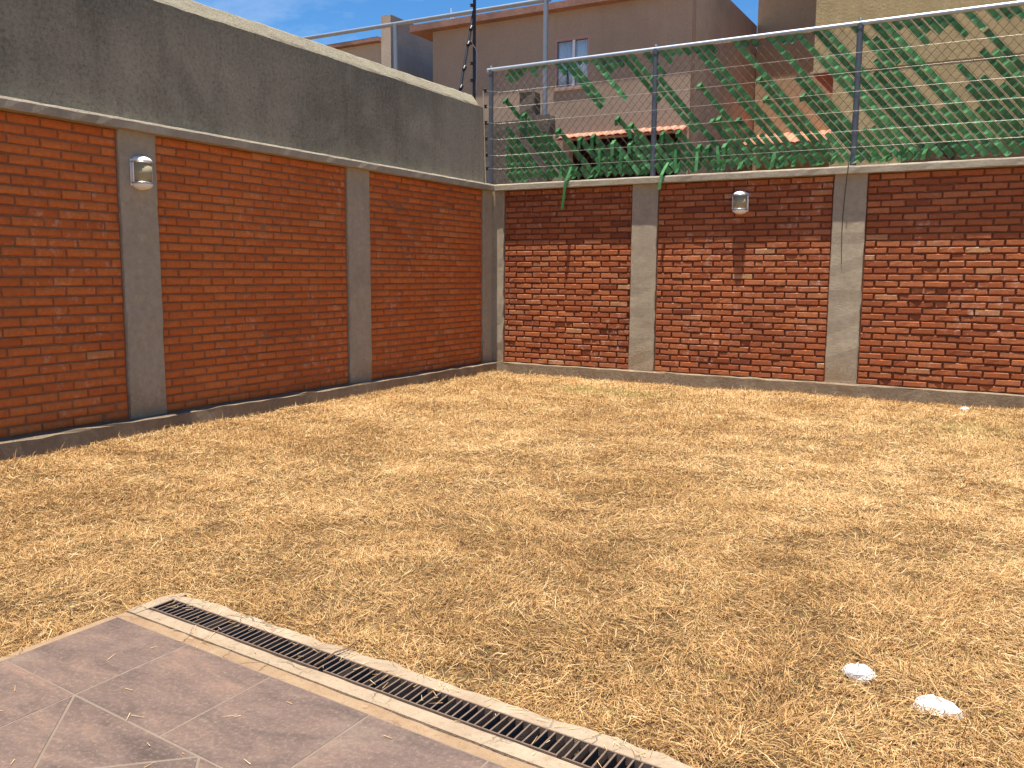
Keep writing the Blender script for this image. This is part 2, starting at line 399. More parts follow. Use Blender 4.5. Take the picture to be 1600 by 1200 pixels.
# copings with a weathered top slope
def coping(prof, a, b, fn, seed, parent):
    rng = np.random.default_rng(seed); n = int((b - a) / .1); m = len(prof); V = []; F = []
    for i in range(n + 1):
        t = a + (b - a) * i / n
        for (p, q) in prof: V.append(fn(t, p + rng.normal(0, .0010), q + rng.normal(0, .0012)))
    for i in range(n):
        for k in range(m): F.append((i*m+k, i*m+(k+1) % m, (i+1)*m+(k+1) % m, (i+1)*m+k))
    F.append(tuple(range(m))[::-1]); F.append(tuple(range(n*m, n*m+m)))
    return MB().add(V, F).build('coping', M['coping'], parent)
OVH = .09
cp = [(-.14, 2.366), (OVH-.004, 2.364), (OVH, 2.370), (OVH, 2.428), (OVH-.006, 2.440), (OVH-.02, 2.446), (-.14, 2.452)]
coping(cp, .06, REND, lambda t, p, q: (t, -p, q), 5, wr)
cp2 = [(-.14, 2.366), (OVH-.004, 2.364), (OVH, 2.370), (OVH, 2.426), (OVH-.010, 2.444), (OVH-.08, 2.457), (-.14, 2.459)]
coping(cp2[::-1], .06, LEND, lambda t, p, q: (p, -t, q), 6, wlf)
# parapet with sloping cap
pp = [(-.16, 2.45), (.0, 2.45), (.0, 3.405), (-.012, 3.43), (-.085, 3.535), (-.11, 3.55), (-.16, 3.55)]
def parapet():
    rng = np.random.default_rng(8); a, b = .21, LEND; n = 70; m = len(pp); V = []; F = []
    for i in range(n + 1):
        t = a + (b - a) * i / n; dz = .012 * (float(vnoise(t*.9, 1, 3)) - .5); dx = .012 * (float(vnoise(t*1.3, 5, 3)) - .5)
        e = .1 if i == 0 else 0
        for (p, q) in pp: V.append((p + dx + rng.normal(0, .002), -t + (-.0), q + (dz + rng.normal(0, .003) - e * (q > 3.41) if q > 3 else 0)))
    for i in range(n):
        for k in range(m): F.append((i*m+k, (i+1)*m+k, (i+1)*m+(k+1) % m, i*m+(k+1) % m))
    F.append(tuple(range(m))); F.append(tuple(range(n*m, n*m+m))[::-1])
    o = MB().add(V, F).build('parapet', M['parapet'], wlf)
    o.data.materials.append(plaster('parapet_cap', (.33,.29,.21), (.24,.205,.15), (.42,.37,.27), .6, 2.5, .006))
    for p in o.data.polygons:
        if p.center.z + WLOC[o.name].z > 3.41 and abs(p.normal.y) < .8: p.material_index = 1
parapet()
ROT_R = Matrix(((1,0,0),(0,0,-1),(0,1,0))); ROT_L = Matrix(((0,0,1),(1,0,0),(0,1,0)))
build_bricks(wr, 'R', gaps(RP, REND), lambda u, z, w: (u, DR - w, z), ROT_R, DR, [.3, .7, 1, .6, 1.3, .5, 1.5, .9], (.50, .19), .017, .0165)
build_bricks(wlf, 'L', gaps(LP, LEND), lambda u, z, w: (-DL + w, -u, z), ROT_L, DL, [.1, .3, .2, .5, .1, 1.1, .2], (.55, .14), .013, .014)

# ---------------------------------------------------------------- patio, drain
def tile_mat():
    t = NT('slate_tile', .62, .35)
    o = t.n.new('ShaderNodeObjectInfo')
    off = t.n.new('ShaderNodeVectorMath'); off.operation = 'ADD'; t.l.new(t.pos, off.inputs[0])
    cx = t.n.new('ShaderNodeCombineXYZ'); t.l.new(t.math('MULTIPLY', o.outputs['Random'], 37.), cx.inputs[2]); t.l.new(cx.outputs[0], off.inputs[1])
    mp = t.n.new('ShaderNodeMapping'); mp.inputs['Rotation'].default_value = (0, 0, .6); mp.inputs['Scale'].default_value = (2.2, 5.5, 1); t.l.new(off.outputs[0], mp.inputs[0])
    n = t.noise(1.4, 7, .62, mp.outputs[0], .8); n2 = t.noise(9, 6, .75, off.outputs[0]); n3 = t.noise(70, 4, .8)
    c = t.ramp(n, [(.28, (.062,.040,.031)), (.44, (.110,.072,.056)), (.58, (.148,.095,.071)), (.74, (.22,.127,.086))])
    c = t.mix(t.val(n2, .45, .75, 0, .5), c, (.105,.074,.062))
    c = t.mix(t.val(n3, .52, .72, 0, .45), c, (.30,.22,.165)); c = t.mix(t.val(n3, .48, .3, 0, .4), c, (.06,.043,.036))
    c = t.mix(t.math('MULTIPLY', t.val(t.noise(2.7, 6, .7), .55, .75), .35), c, (.30,.225,.165))
    t.color(c); t.bump(t.math('ADD', n, t.math('MULTIPLY', n2, .4)), .006); return t.m
M['tile'] = tile_mat()
M['grout'] = plaster('pale_grout', (.215,.162,.124), (.16,.118,.088), (.29,.23,.18), .5, 4, .002, False)
M['cement'] = plaster('sandy_cement', (.38,.27,.165), (.25,.17,.10), (.46,.36,.25), .6, 5, .003, False)
def dusty(name, base, dirt, pale):
    t = NT(name, .95, .1); n = t.noise(6, 6, .7, dist=.6); f = t.noise(40, 5, .8); g = t.noise(160, 3, .7)
    c = t.mix(t.val(n, .35, .65), base, pale); c = t.mix(t.val(f, .5, .75, 0, .7), c, dirt); c = t.mix(t.val(t.noise(2.3, 5, .65), .5, .7, 0, .5), c, dirt)
    vo = t.n.new('ShaderNodeTexVoronoi'); vo.feature = 'DISTANCE_TO_EDGE'; vo.inputs['Scale'].default_value = 7
    wv = t.n.new('ShaderNodeVectorMath'); wv.operation = 'ADD'; nz = t.n.new('ShaderNodeTexNoise'); nz.inputs['Scale'].default_value = 9; nz.inputs['Detail'].default_value = 4; t.l.new(t.pos, nz.inputs['Vector'])
    sc = t.n.new('ShaderNodeVectorMath'); sc.operation = 'SCALE'; sc.inputs['Scale'].default_value = .16; t.l.new(nz.outputs['Color'], sc.inputs[0])
    t.l.new(t.pos, wv.inputs[0]); t.l.new(sc.outputs[0], wv.inputs[1]); t.l.new(wv.outputs[0], vo.inputs['Vector'])
    ck = t.math('MULTIPLY', t.val(vo.outputs['Distance'], .022, .004), t.val(t.noise(3.1, 3), .45, .6))
    c = t.mix(t.math('MULTIPLY', ck, .45), c, tuple(x*.4 for x in dirt))
    t.color(c); t.bump(t.math('SUBTRACT', t.math('ADD', f, t.math('MULTIPLY', g, .5)), ck), .006); return t.m
M['cement'] = dusty('sandy_cement', (.29,.185,.108), (.20,.12,.066), (.35,.245,.15))
M['chan'] = dusty('drain_concrete', (.33,.24,.16), (.22,.145,.085), (.40,.315,.22))
M['chan_plain'] = plaster('drain_concrete', (.42,.345,.25), (.27,.20,.135), (.50,.43,.33), .6, 5, .003, False)
M['sludge'] = plain('drain_mud', (.035,.022,.016), .95, 0, .1, .5, 20, .01)
X0, X1, DEND = 3.235, 9.4, 12.4
def P2(x, d, z): return (x, -d, z)
patio = bpy.data.objects.new('patio', None); link(patio, 'patio', None, (5.5, -9.6, -.1)); patio['kind'] = 'structure'
def slab(name, pts, z0, z1, mat, parent, bevel=0):
    n = len(pts); v = [P2(x, d, z0) for x, d in pts] + [P2(x, d, z1) for x, d in pts]
    f = [(i, n+i, n+(i+1) % n, (i+1) % n) for i in range(n)] + [tuple(range(n)), tuple(range(2*n-1, n-1, -1))]
    a = sum(pts[i][0]*pts[(i+1) % n][1] - pts[(i+1) % n][0]*pts[i][1] for i in range(n))
    if a < 0: f = [q[::-1] for q in f]
    return MB().add(v, f).build(name, mat, parent, bevel)
TE, GN, GF, CO = 8.083, 7.967, 7.858, 7.795     # tile edge, grate near and far edge, outer concrete edge (at x=3.25)
GX = 3.262
slab('grout_bed', [(X0, dline(TE, X0)), (X1, dline(TE, X1)), (X1, DEND), (X0, DEND)], -.12, -.0014, M['grout'], patio)
def band(name, d0, d1, x0, x1, z1, mat, seed, rag=0):
    rng = np.random.default_rng(seed); n = int((x1 - x0) / .06); V = []; F = []
    for i in range(n + 1):
        x = x0 + (x1 - x0) * i / n
        a = dline(d0, x) + (rng.normal(0, rag)); b = dline(d1, x)
        zz = rng.normal(0, .0012)
        V += [P2(x, a, -.12), P2(x, b, -.12), P2(x, b, z1), P2(x, a + .006, z1 + zz), P2(x, a, z1 - .006 + zz)]
    for i in range(n):
        for k in range(5): F.append((i*5+k, (i+1)*5+k, (i+1)*5+(k+1) % 5, i*5+(k+1) % 5))
    F += [(0,1,2,3,4), tuple(range(n*5, n*5+5))[::-1]]
    return MB().add(V, F).build(name, mat, patio)
band('concrete_band', CO, GF, X0+.03, X1, .001, M['chan'], 3, .006)
band('concrete_band', GN, 8.0296, GX, X1, .000, M['chan'], 4)
band('cement_band', 8.030, TE, X0-.03, X1, -.0025, M['cement'], 5, .002)
slab('concrete_band', [(X0-.035, dline(GF+.004, X0)), (X0-.03, dline(GF-.005, X0)), (GX-.004, dline(GF-.005, X0)), (GX-.004, dline(GF+.002, X0)), (GX-.004, dline(8.028, X0)), (X0-.03, dline(8.028, X0))], -.12, .0, M['chan'], patio)
slab('concrete_band', [(X0-.03, dline(GF-.006, X0)), (X0-.022, dline(GF-.026, X0)), (X0-.004, dline(CO+.016, X0)), (X0+.029, dline(CO+.002, X0)), (X0+.029, dline(GF-.006, X0))], -.12, .0, M['chan'], patio)
slab('cement_band', [(X0-.034, dline(TE+.003, X0)), (X0-.002, dline(TE+.003, X0)), (X0-.002, DEND), (X0-.034, DEND)], -.12, -.001, M['cement'], patio)
slab('drain_floor', [(GX-.01, dline(GF-.01, GX)), (X1, dline(GF-.01, X1)), (X1, dline(GN+.01, X1)), (GX-.01, dline(GN+.01, GX))], -.14, -.105, M['sludge'], patio)
# border tiles and diagonal field
TS = .425; JT = .0035
def clip(poly, a, b, c):           # keep a*x+b*d>=c
    out = []
    for i in range(len(poly)):
        p, q = poly[i], poly[(i+1) % len(poly)]; fp = a*p[0]+b*p[1]-c; fq = a*q[0]+b*q[1]-c
        if fp >= 0: out.append(p)
        if fp*fq < 0: t = fp/(fp-fq); out.append((p[0]+(q[0]-p[0])*t, p[1]+(q[1]-p[1])*t))
    return out
def shrink(poly, j):
    n = len(poly); a = sum(poly[i][0]*poly[(i+1) % n][1] - poly[(i+1) % n][0]*poly[i][1] for i in range(n))
    if a < 0: poly = poly[::-1]
    out = poly
    for i in range(n):
        p, q = poly[i], poly[(i+1) % n]; dx, dy = q[0]-p[0], q[1]-p[1]; L = math.hypot(dx, dy)
        if L < 1e-6: continue
        nx, ny = -dy/L, dx/L; out = clip(out, nx, ny, nx*p[0]+ny*p[1]+j)
        if len(out) < 3: return None
    return out
def tile(poly):
    poly = shrink(poly, JT)
    if poly and len(poly) >= 3:
        ar = abs(sum(poly[i][0]*poly[(i+1) % len(poly)][1] - poly[(i+1) % len(poly)][0]*poly[i][1] for i in range(len(poly))))/2
        if ar > .004: slab('tile', poly, -.02, random.uniform(-.0006, .0008), M['tile'], patio, .002)
TD = 8.508
x = X0 - .006; xs = [x, 3.652]
while xs[-1] < 8.4: xs.append(xs[-1] + TS)
for a, b in zip(xs, xs[1:]): tile([(a, dline(TE, a)), (b, dline(TE, b)), (b, dline(TD, b)), (a, dline(TD, a))])
d = dline(TD, 3.4)
while d < 11.8:
    tile([(xs[0], d - .014), (3.652, d + .018), (3.652, d + .018 + TS), (xs[0], d - .014 + TS)]); d += TS
hd = TS * math.sqrt(.5)
for i in range(-2, 16):
    for j in range(-2, 16):
        cx = 3.652 + hd * (i - j) ; cdd = dline(TD, 3.652) + hd * (i + j) + hd
        cdd += SL * (cx - 3.652)
        if cx < 3.3 or cx > 8.3 or cdd > 11.9 or cdd < 8.2: continue
        q = [(cx + dx, cdd + dd + SL*dx) for dx, dd in ((-hd, 0), (0, -hd), (hd, 0), (0, hd))]
        q = clip(q, 1, 0, 3.652); q = clip(q, -SL, 1, TD - SL*3.25)
        if len(q) >= 3: tile(q)
# grates
M['rust'] = plain('rusty_grate_steel', (.17,.115,.082), .8, .15, .25, .4, 30, .002)
secs = [(GX, 4.175, 'rusty drain grate at the patio corner, clogged with dry grass, furthest left'), (4.195, 5.075, 'middle rusty drain grate beside the patio tiles'), (5.09, 5.98, 'rusty drain grate cut off by the bottom edge of the photo')]
for (a, b, lab) in secs:
    m = (a + b) / 2
    g = thing('drain_grate', P2(m, dline((GF+GN)/2, m), -.02), lab, 'drain grate', 'drain grates along the patio')
    for d0 in (GF + .001, GN - .006):
        MB().prism([(0, -.022), (.005, -.022), (.005, .003), (0, .003)], a, b, lambda t, p, q: P2(t, dline(d0, t) + p, q)).build('side_rail', M['rust'], g)
    n = int((b - a) / .0272); me = None
    for k in range(n + 1):
        x = a + .004 + (b - a - .008) * k / n
        y0, y1 = dline(GF + .0062, x), dline(GN - .0062, x)
        if me is None:
            h = (y1 - y0) / 2
            o = MB().box(-.0027, .0027, -h, h, -.018, .0015).build('bar', M['rust'], g, loc=(0,0,0)); me = o.data
        else:
            o = bpy.data.objects.new('bar', me); link(o, 'bar', g, (0,0,0))
        o.location = Vector(P2(x + random.gauss(0, .0008), (y0+y1)/2, 0)) - wloc(g); o.rotation_euler = (0, random.gauss(0, .04), random.gauss(0, .02))

# ---------------------------------------------------------------- dry grass
def grass():
    rng = np.random.default_rng(5)
    N = 3700000
    x = rng.uniform(.06, XR, N); d = rng.uniform(.06, 12, N)
    ok = (x < 3.205 - .01*rng.random(N)) | (d < 7.795 + SL*(x-3.25) + rng.normal(0, .008, N))
    dist = np.hypot(x - CAM.x, -d - CAM.y)
    # keep everything near the view, thin out what the camera could only see from elsewhere
    ang = np.arctan2(x - CAM.x, -d - CAM.y) + .51685
    inv = np.abs(ang) < .68
    dens = np.clip(5.2 / np.maximum(dist, 1.5) ** 1.05, .25, 1.6) / 1.6
    clump = vnoise(x*2.2, d*2.2, 1)*.5 + vnoise(x*7, d*7, 2)*.5
    dens *= np.clip(.55 + 1.1*(clump - .2), .35, 1.2) / 1.2
    hole = vnoise(x*11, d*11, 41)*.5 + vnoise(x*5, d*5, 43)*.35 + vnoise(x*1.6, d*1.6, 42)*.27 + .30*np.exp(-((x-4.9)/.7)**2 - ((d-7.65)/.35)**2) + .12*np.exp(-((d-7.7-SL*(x-3.25))/.1)**2)*(x > 3.2) + .1*np.exp(-((x-3.1)/.12)**2)*(d > 7.7)
    dens *= np.where(d > 4.5, np.clip(1.15 - 2.6*np.maximum(hole - .62, 0), .2, 1.1), 1.)
    dens = np.where(inv, dens, dens*.25)
    ok &= (rng.random(N) < dens)
    x, d, dist, clump = x[ok], d[ok], dist[ok], clump[ok]; n = len(x)
    far = np.clip(dist / 5, .8, 2.0)
    flat = rng.random(n) < np.where(dist < 6.5, .82, .7)
    L = rng.gamma(5, .0068, n) * np.where(rng.random(n) < .06, 1.7, 1)
    L = np.clip(L, .015, .13) * (1 + .15*(far - 1)); straw = flat & (rng.random(n) < .035); L = np.where(straw, rng.uniform(.05, .12, n), L); L = np.where(flat, L, L*.8)
    wd = rng.uniform(.0008, .0017, n) * far ** .9
    tilt = np.where(flat, rng.uniform(1.15, 1.5, n), np.abs(rng.normal(.55, .35, n)))
    swirl = vnoise(x*1.9, d*1.9, 8) * 11
    az = np.where(rng.random(n) < .45, swirl + rng.normal(0, .6, n), rng.uniform(0, 6.283, n))
    dirx, diry = np.cos(az), np.sin(az)
    z0 = lawn_z(x, d) + rng.uniform(-.003, .012, n) + .010*np.clip(clump-.4, 0, 1)
    base = np.stack([x, -d, z0], 1)
    def at(t, extra):
        th = tilt + extra
        return base + np.stack([dirx*np.sin(th)*L*t, diry*np.sin(th)*L*t, np.maximum(np.cos(th)*L*t, -.004)], 1)
    bend = rng.normal(.18, .25, n)
    mid = at(.55, 0); tip = at(1., bend)
    pa = az + rng.normal(1.57, .4, n)
    side = np.stack([np.cos(pa), np.sin(pa), rng.normal(0, .35, n)], 1) * wd[:, None]
    V = np.stack([base - side, base + side, mid + side*.9, mid - side*.9, tip], 1).reshape(-1, 3)
    b = np.arange(n)[:, None] * 5
    Q = b + np.array([[0, 1, 2, 3]]); T = b + np.array([[3, 2, 4]])
    # keep blades out of the walls
    V[:, 0] = np.maximum(V[:, 0], .02); V[:, 1] = np.minimum(V[:, 1], -.02)
    tone = np.clip(rng.normal(.50, .23, n) + .10*np.exp(-d/3.) - .10*np.clip((d-5)/2.5, 0, 1) + .16*(vnoise(x*.8, d*.8, 31) - .5) + .25*(vnoise(x*3.1, d*3.1, 32) - .5), 0, 1)
    green = (np.exp(-((d - 1.1)/.25)**2 - ((x - 2.1)/.7)**2)*.5 + np.exp(-((d - 1.6)/.5)**2 - ((x - 5.9)/.6)**2)*.22 + .018) > rng.random(n)
    tone = np.where(straw, np.clip(tone + .3, 0, 1), tone) - np.where(d > 4.5, .3*np.clip(hole[ok] - .66, 0, .5), 0); tone = np.clip(tone, 0, 1); tone = np.where(green, 1.5, tone)
    t = NT('dry_grass', .75, .2); a = t.n.new('ShaderNodeAttribute'); a.attribute_name = 'tone'
    c = t.ramp(t.math('MULTIPLY', a.outputs['Fac'], .5), [(0, (.16,.082,.031)), (.12, (.35,.19,.070)), (.26, (.56,.335,.134)), (.4, (.70,.465,.215)), (.5, (.80,.60,.33)), (.6, (.22,.24,.07)), (.75, (.25,.26,.08))])
    t.color(c)
    tr = t.n.new('ShaderNodeBsdfTranslucent'); t.l.new(c, tr.inputs[0]); mx = t.n.new('ShaderNodeMixShader'); mx.inputs[0].default_value = .25
    t.l.new(t.b.outputs[0], mx.inputs[1]); t.l.new(tr.outputs[0], mx.inputs[2]); t.l.new(mx.outputs[0], t.n['Material Output'].inputs[0])
    o = big_mesh('dry_grass', V, tri=T, quad=Q, mat=t.m, loc=(4, -5, 0), col=np.repeat(tone, 5), kind='stuff')
    o['label'] = 'mown straw-coloured dry grass covering the whole lawn'; o['category'] = 'grass'
    print('blades', n)
    S['blades'] = n
    # clippings blown on the drain bands and tiles
    m = 260
    x = rng.uniform(3.22, 6.4, m); u = rng.random(m)
    d = 7.80 + SL*(x-3.25) + np.where(u < .75, rng.gamma(1.3, .05, m), rng.uniform(0, 1.6, m))
    in_gr = (d > GF - .03 + SL*(x-3.25)) & (d < GN + .03 + SL*(x-3.25)) & (x > GX)
    L = rng.uniform(.012, .045, m); az = rng.uniform(0, 6.283, m); w = .0011
    c0 = np.stack([x, -d, np.where(in_gr, .0062, .0042)], 1); dv = np.stack([np.cos(az), np.sin(az), 0*az], 1)*L[:, None]/2; sv = np.stack([-np.sin(az), np.cos(az), 0*az], 1)*w
    up = np.array([0, 0, .0012])
    V = np.stack([c0-dv-sv, c0-dv+sv, c0+dv+sv*.4+up, c0+dv-sv*.4+up], 1).reshape(-1, 3)
    Q = np.arange(m)[:, None]*4 + np.array([[0, 3, 2, 1]])
    o = big_mesh('grass_clippings', V, quad=Q, mat=t.m, loc=(4, -8, 0), col=np.repeat(rng.uniform(.5, 1., m), 4), kind='stuff')
    o['label'] = 'stray straw clippings scattered over drain and tiles'; o['category'] = 'clippings'
grass()

# ---------------------------------------------------------------- stones and twig in the lawn
M['stone'] = plain('white_limestone', (.74,.70,.63), .9, 0, .15, .08, 12, .01)
def stone(x, d, a, b, h, rz, seed, label):
    rng = np.random.default_rng(seed); V = []; F = []; nu, nv = 10, 6
    for j in range(nv + 1):
        ph = math.pi * j / nv - math.pi/2
        for i in range(nu):
            th = 2*math.pi*i/nu
            r = 1 + .16*math.sin(3*th + seed) + .1*math.sin(2*th - ph*2 + seed*2) + rng.normal(0, .07)
            sx = math.copysign(abs(math.cos(th))**.8, math.cos(th)); sy = math.copysign(abs(math.sin(th))**.8, math.sin(th))
            px, py = a*r*math.cos(ph)*sx, b*r*math.cos(ph)*sy
            V.append((x + px*math.cos(rz) - py*math.sin(rz), -d + px*math.sin(rz) + py*math.cos(rz), -.030 + h*r*math.sin(ph)))
    for j in range(nv):
        for i in range(nu): F.append((j*nu+i, j*nu+(i+1) % nu, (j+1)*nu+(i+1) % nu, (j+1)*nu+i))
    o = MB().add(V, F, False).build('stone', M['stone'], None)
    tag(o, label, 'stone', 'white stones in the lawn')
stone(5.69, 7.12, .045, .042, .036, .4, 1, 'small rounded white stone in the dry grass, further from the bottom right corner')
stone(5.93, 7.25, .072, .038, .036, -.25, 2, 'larger oblong white stone in the dry grass nearest the bottom right corner')
stone(5.72, .42, .055, .035, .035, 0, 3, 'tiny white stone at the foot of the sunny brick wall')
tw = MB().tube([(4.150,-8.03,.006),(4.158,-7.985,.012),(4.152,-7.93,.013),(4.162,-7.88,.010),(4.156,-7.83,.013),(4.163,-7.79,.02)], [.0025,.003,.003,.0026,.002,.0012], 6)
tw.tube([(4.152,-7.93,.013),(4.175,-7.90,.017),(4.185,-7.87,.016)], [.002,.0016,.001], 5)
tag(tw.build('twig', plain('dry_twig', (.16,.09,.05), .9), None), 'thin forked dry twig lying across the drain beside the lawn', 'twig')

# ---------------------------------------------------------------- wall lamps
M['lampw'] = plain('white_enamel', (.80,.78,.74), .45, 0, .3, .04)
M['lampg'] = plain('frosted_beige_glass', (.34,.285,.165), .7, 0, .5, .05)
M['lampc'] = plain('brushed_metal_ring', (.55,.54,.53), .3, .8, .5, .05)
def lamp(origin, ux, out, label):
    """ux: unit vector along the wall, out: away from the wall; origin: centre on the wall surface"""
    O, U, N, Z = Vector(origin), Vector(ux), Vector(out), Vector((0, 0, 1))
    root = thing('wall_lamp', O + Z*(-.135), label, 'lamp', 'round-fronted wall lamps')
    def shell(name, rows, mat):        # rows: (z, half width, depth) stacked half ellipses
        n = 16; V = []; F = []
        for (z, w, dp) in rows:
            for k in range(n + 1):
                a = math.pi * k / n; V.append(O + U*(w*math.cos(a)) + N*(.003 + dp*math.sin(a)) + Z*z)
        for i in range(len(rows) - 1):
            for k in range(n): F.append((i*(n+1)+k, i*(n+1)+k+1, (i+1)*(n+1)+k+1, (i+1)*(n+1)+k))
        F.append(tuple(range(n+1))[::-1]); F.append(tuple((len(rows)-1)*(n+1)+k for k in range(n+1)))
        F += [(i*(n+1)+n, i*(n+1), (i+1)*(n+1), (i+1)*(n+1)+n) for i in range(len(rows)-1)]
        flip = U.cross(N).dot(Z) < 0
        m = MB(); m.add(V, [f[::-1] for f in F] if flip else F, True); return m.build(name, mat, root)
    shell('back_plate', [(-.105, .075, .006), (-.10, .092, .014), (.10, .092, .014), (.105, .075, .006)], M['lampw'])
    shell('glass', [(-.072, .078, .098), (.072, .078, .098)], M['lampg'])
    for s in (-1, 1): shell('ring', [(s*.078 - .007, .086, .104), (s*.078 - .004, .089, .108), (s*.078 + .004, .089, .108), (s*.078 + .007, .086, .104)], M['lampc'])
    cap = [(.0855, .086, .104), (.097, .083, .100), (.112, .070, .086), (.124, .046, .06), (.131, .018, .03)]
    shell('top_cap', cap, M['lampw'])
    shell('bottom_cap', [(-z, w, dp) for z, w, dp in cap[::-1]], M['lampw'])
    for s in (-1, 1):
        m = MB(); m.tube([O + U*(.084*s) + N*.03 + Z*-.074, O + U*(.084*s) + N*.03 + Z*.074], .006, 8); m.build('side_bar', M['lampw'], root)
lamp((3.30, -.002, 2.108), (1,0,0), (0,-1,0), 'white wall lamp with beige glass on the sunny red bricks under the fence')
lamp((PO+.003, -5.425, 2.05), (0,-1,0), (1,0,0), 'white wall lamp with beige glass on the concrete pillar of the shaded wall')

# ---------------------------------------------------------------- chain-link fence with green strips
FY = .04; FZ0, FZ1 = 2.47, 3.925
CP, CS = .097, 1.15
fence = thing('chain_link_fence', (3.4, FY, 2.45), 'galvanised chain-link fence with torn green plastic strips woven in, on the sunny wall', 'fence')
for x in (-.05, 2.215, 4.48, 6.745, 9.0):
    p = MB().tube([(x, FY+.01, 2.40), (x, FY+.01, FZ1-.06)], .032, 12); p.tube([(x, FY+.01, FZ1-.06), (x, FY+.01, FZ1+.0)], [.036, .036], 12); p.tube([(x, FY+.01, FZ1), (x, FY+.01, FZ1+.04), (x, FY+.01, FZ1+.055)], [.026,.02,.008], 10)
    o = p.build('post', M['galvdark'], fence)
MB().tube([(-.10, FY+.005, FZ1), (9.05, FY+.005, FZ1-.01)], .026, 12).build('top_rail', M['galv'], fence)
def mesh_wires():
    V = []; F = []
    def wire(pts, r=.0028):
        b = len(V); n = len(pts)
        for (x, y, z) in pts:
            for k in range(3):
                a = 2.094*k; V.append((x + r*math.cos(a), y + r*math.sin(a)*.9, z + r*.7*math.cos(a + 1.2)))
        for i in range(n-1):
            for k in range(3): F.append((b+i*3+k, b+i*3+(k+1) % 3, b+(i+1)*3+(k+1) % 3, b+(i+1)*3+k))
    hz = CP * CS / 2
    for sgn in (-1, 1):
        for c in range(-20, 125):
            pts = []
            # z = FZ0 + k*hz ; x advances half a pitch per step
            for k in range(0, 27):
                z = FZ0 + k*hz
                xx = (c*CP - z/CS) if sgn < 0 else (c*CP + .0 + (z - 2*FZ0)/CS)
                if -.02 < xx < 9.0 and z < FZ1 + .05: pts.append((xx, FY - .004 + .003*(1 if (k + (sgn > 0)) % 2 else -1), z))
            if len(pts) > 1: wire(pts)
    big_mesh('wire_mesh', V, quad=F, mat=M['wire'], parent=fence, loc=wloc(fence), kind='stuff')
mesh_wires()
TOP = [(36,3.88,3.74),(37,3.91,3.76),(38,3.92,3.8),(39,3.93,3.86),(40,3.9,3.78),(41,3.92,3.87),(42,3.92,3.87),(44,3.9,3.76),(45,3.91,3.31),(46,3.91,3.37),(47,3.91,3.86),(48,3.91,3.86),(49,3.9,3.38),(50,3.91,3.71),(51,3.92,3.76),(52,3.9,3.77),(53,3.9,3.33),(54,3.88,2.93),(56,3.92,3.62),(58,3.89,3.75),(59,3.89,3.82),(60,3.89,3.83),(61,3.89,3.81),(64,3.89,3.8),(68,3.87,3.83),(69,3.91,3.82),(72,3.89,3.8),(73,3.89,3.81),(81,3.76,3.47),(84,3.87,3.81),(85,3.87,3.63),(86,3.87,3.75),(87,3.87,3.73),(88,3.88,3.78),(89,3.89,3.67),(91,3.89,3.72),(93,3.88,3.79),(94,3.88,3.79),(95,3.88,3.78),(98,3.9,3.6),(101,3.9,3.7),(104,3.9,3.5)]
LOW = {25:2.76,26:2.85,27:2.95,28:3.04,29:3.13,30:3.22,32:3.19,33:3.64,34:3.31,35:3.07,37:3.08,39:2.95,41:2.97,42:2.87,43:2.88,45:2.85,46:3.16,47:3.07,50:2.94,52:2.94,53:2.76,54:2.75,55:3.6,56:2.75,57:3.04,58:3.06,59:3.45,60:3.03,62:3.89,63:3.88,65:3.24,66:3.45,67:3.87,69:3.23,70:3.44,71:3.89,74:3.89,75:3.63,76:3.9,77:3.89,78:3.41,79:3.53,80:3.86,81:2.99,82:3.86,83:3.88,84:2.96,85:3.19,86:3.4,88:3.17,89:3.52,90:3.5,91:3.7,92:3.4,94:3.64}
def strip(c, z1, z0, w=.028, tip=None):
    """ribbon woven along one diagonal of the mesh, from z1 down to z0; bright where it turns up to the sky"""
    x0s = .145                                      # left end of the weave
    if c*CP - z1/CS < x0s: z1 = min(z1, (c*CP - x0s)*CS)
    if z1 - z0 < .04: return
    hz = CP*CS/2; per = 2*hz
    ph = random.random()*.02
    zs = []
    k = math.floor((z0 - FZ0)/per) - 1
    while FZ0 + k*per < z1 + per:
        zs += [FZ0 + k*per + ph, FZ0 + k*per + .25*per + ph]; k += 1
    zs = sorted([z for z in zs if z0 + .01 < z < z1 - .01] + [z0, z1], reverse=True)
    def yof(z):
        t = ((z - FZ0 - ph) / per) % 1
        return (-.0075 + .015*t/.25) if t < .25 else (.0075 - .015*(t - .25)/.75)
    dx, dz = 1/math.hypot(1, CS), -CS/math.hypot(1, CS)     # along the strip, downwards
    px, pz = -dz, dx                                        # across
    tw = random.gauss(0, .12); wob = random.gauss(0, .004)
    V = []
    for i, z in enumerate(zs):
        x = c*CP - z/CS + CP*.5 + wob; y = FY + yof(z)
        ww = w*(1 + random.gauss(0, .03))
        for s in (-1, 1): V.append((x + px*ww*s, y + tw*ww*s*.5, z + pz*ww*s))
    if tip:                                                 # the loose end folds forward and hangs down
        x, y, z = c*CP - z1/CS + CP*.5, FY - .02, z1
        V = [(x - .03, y - .02, z - tip), (x + .018, y - .03, z - tip + .01), (x - .034, y - .03, z - .02), (x + .014, y - .035, z - .01), (x - .016, y-.01, z + .028), (x + .032, y-.01, z + .034)] + V
    F = [(2*i, 2*i+1, 2*i+3, 2*i+2) for i in range(len(V)//2 - 1)]
    m = MB(); m.add(V, F)
    # real thickness
    o = m.build('strip', M['strip'], fence)
    sm = o.modifiers.new('thickness', 'SOLIDIFY'); sm.thickness = .0015
random.seed(21)
for (c, a, b) in TOP: strip(c, a if a < 3.8 else 3.915, b, tip=None)
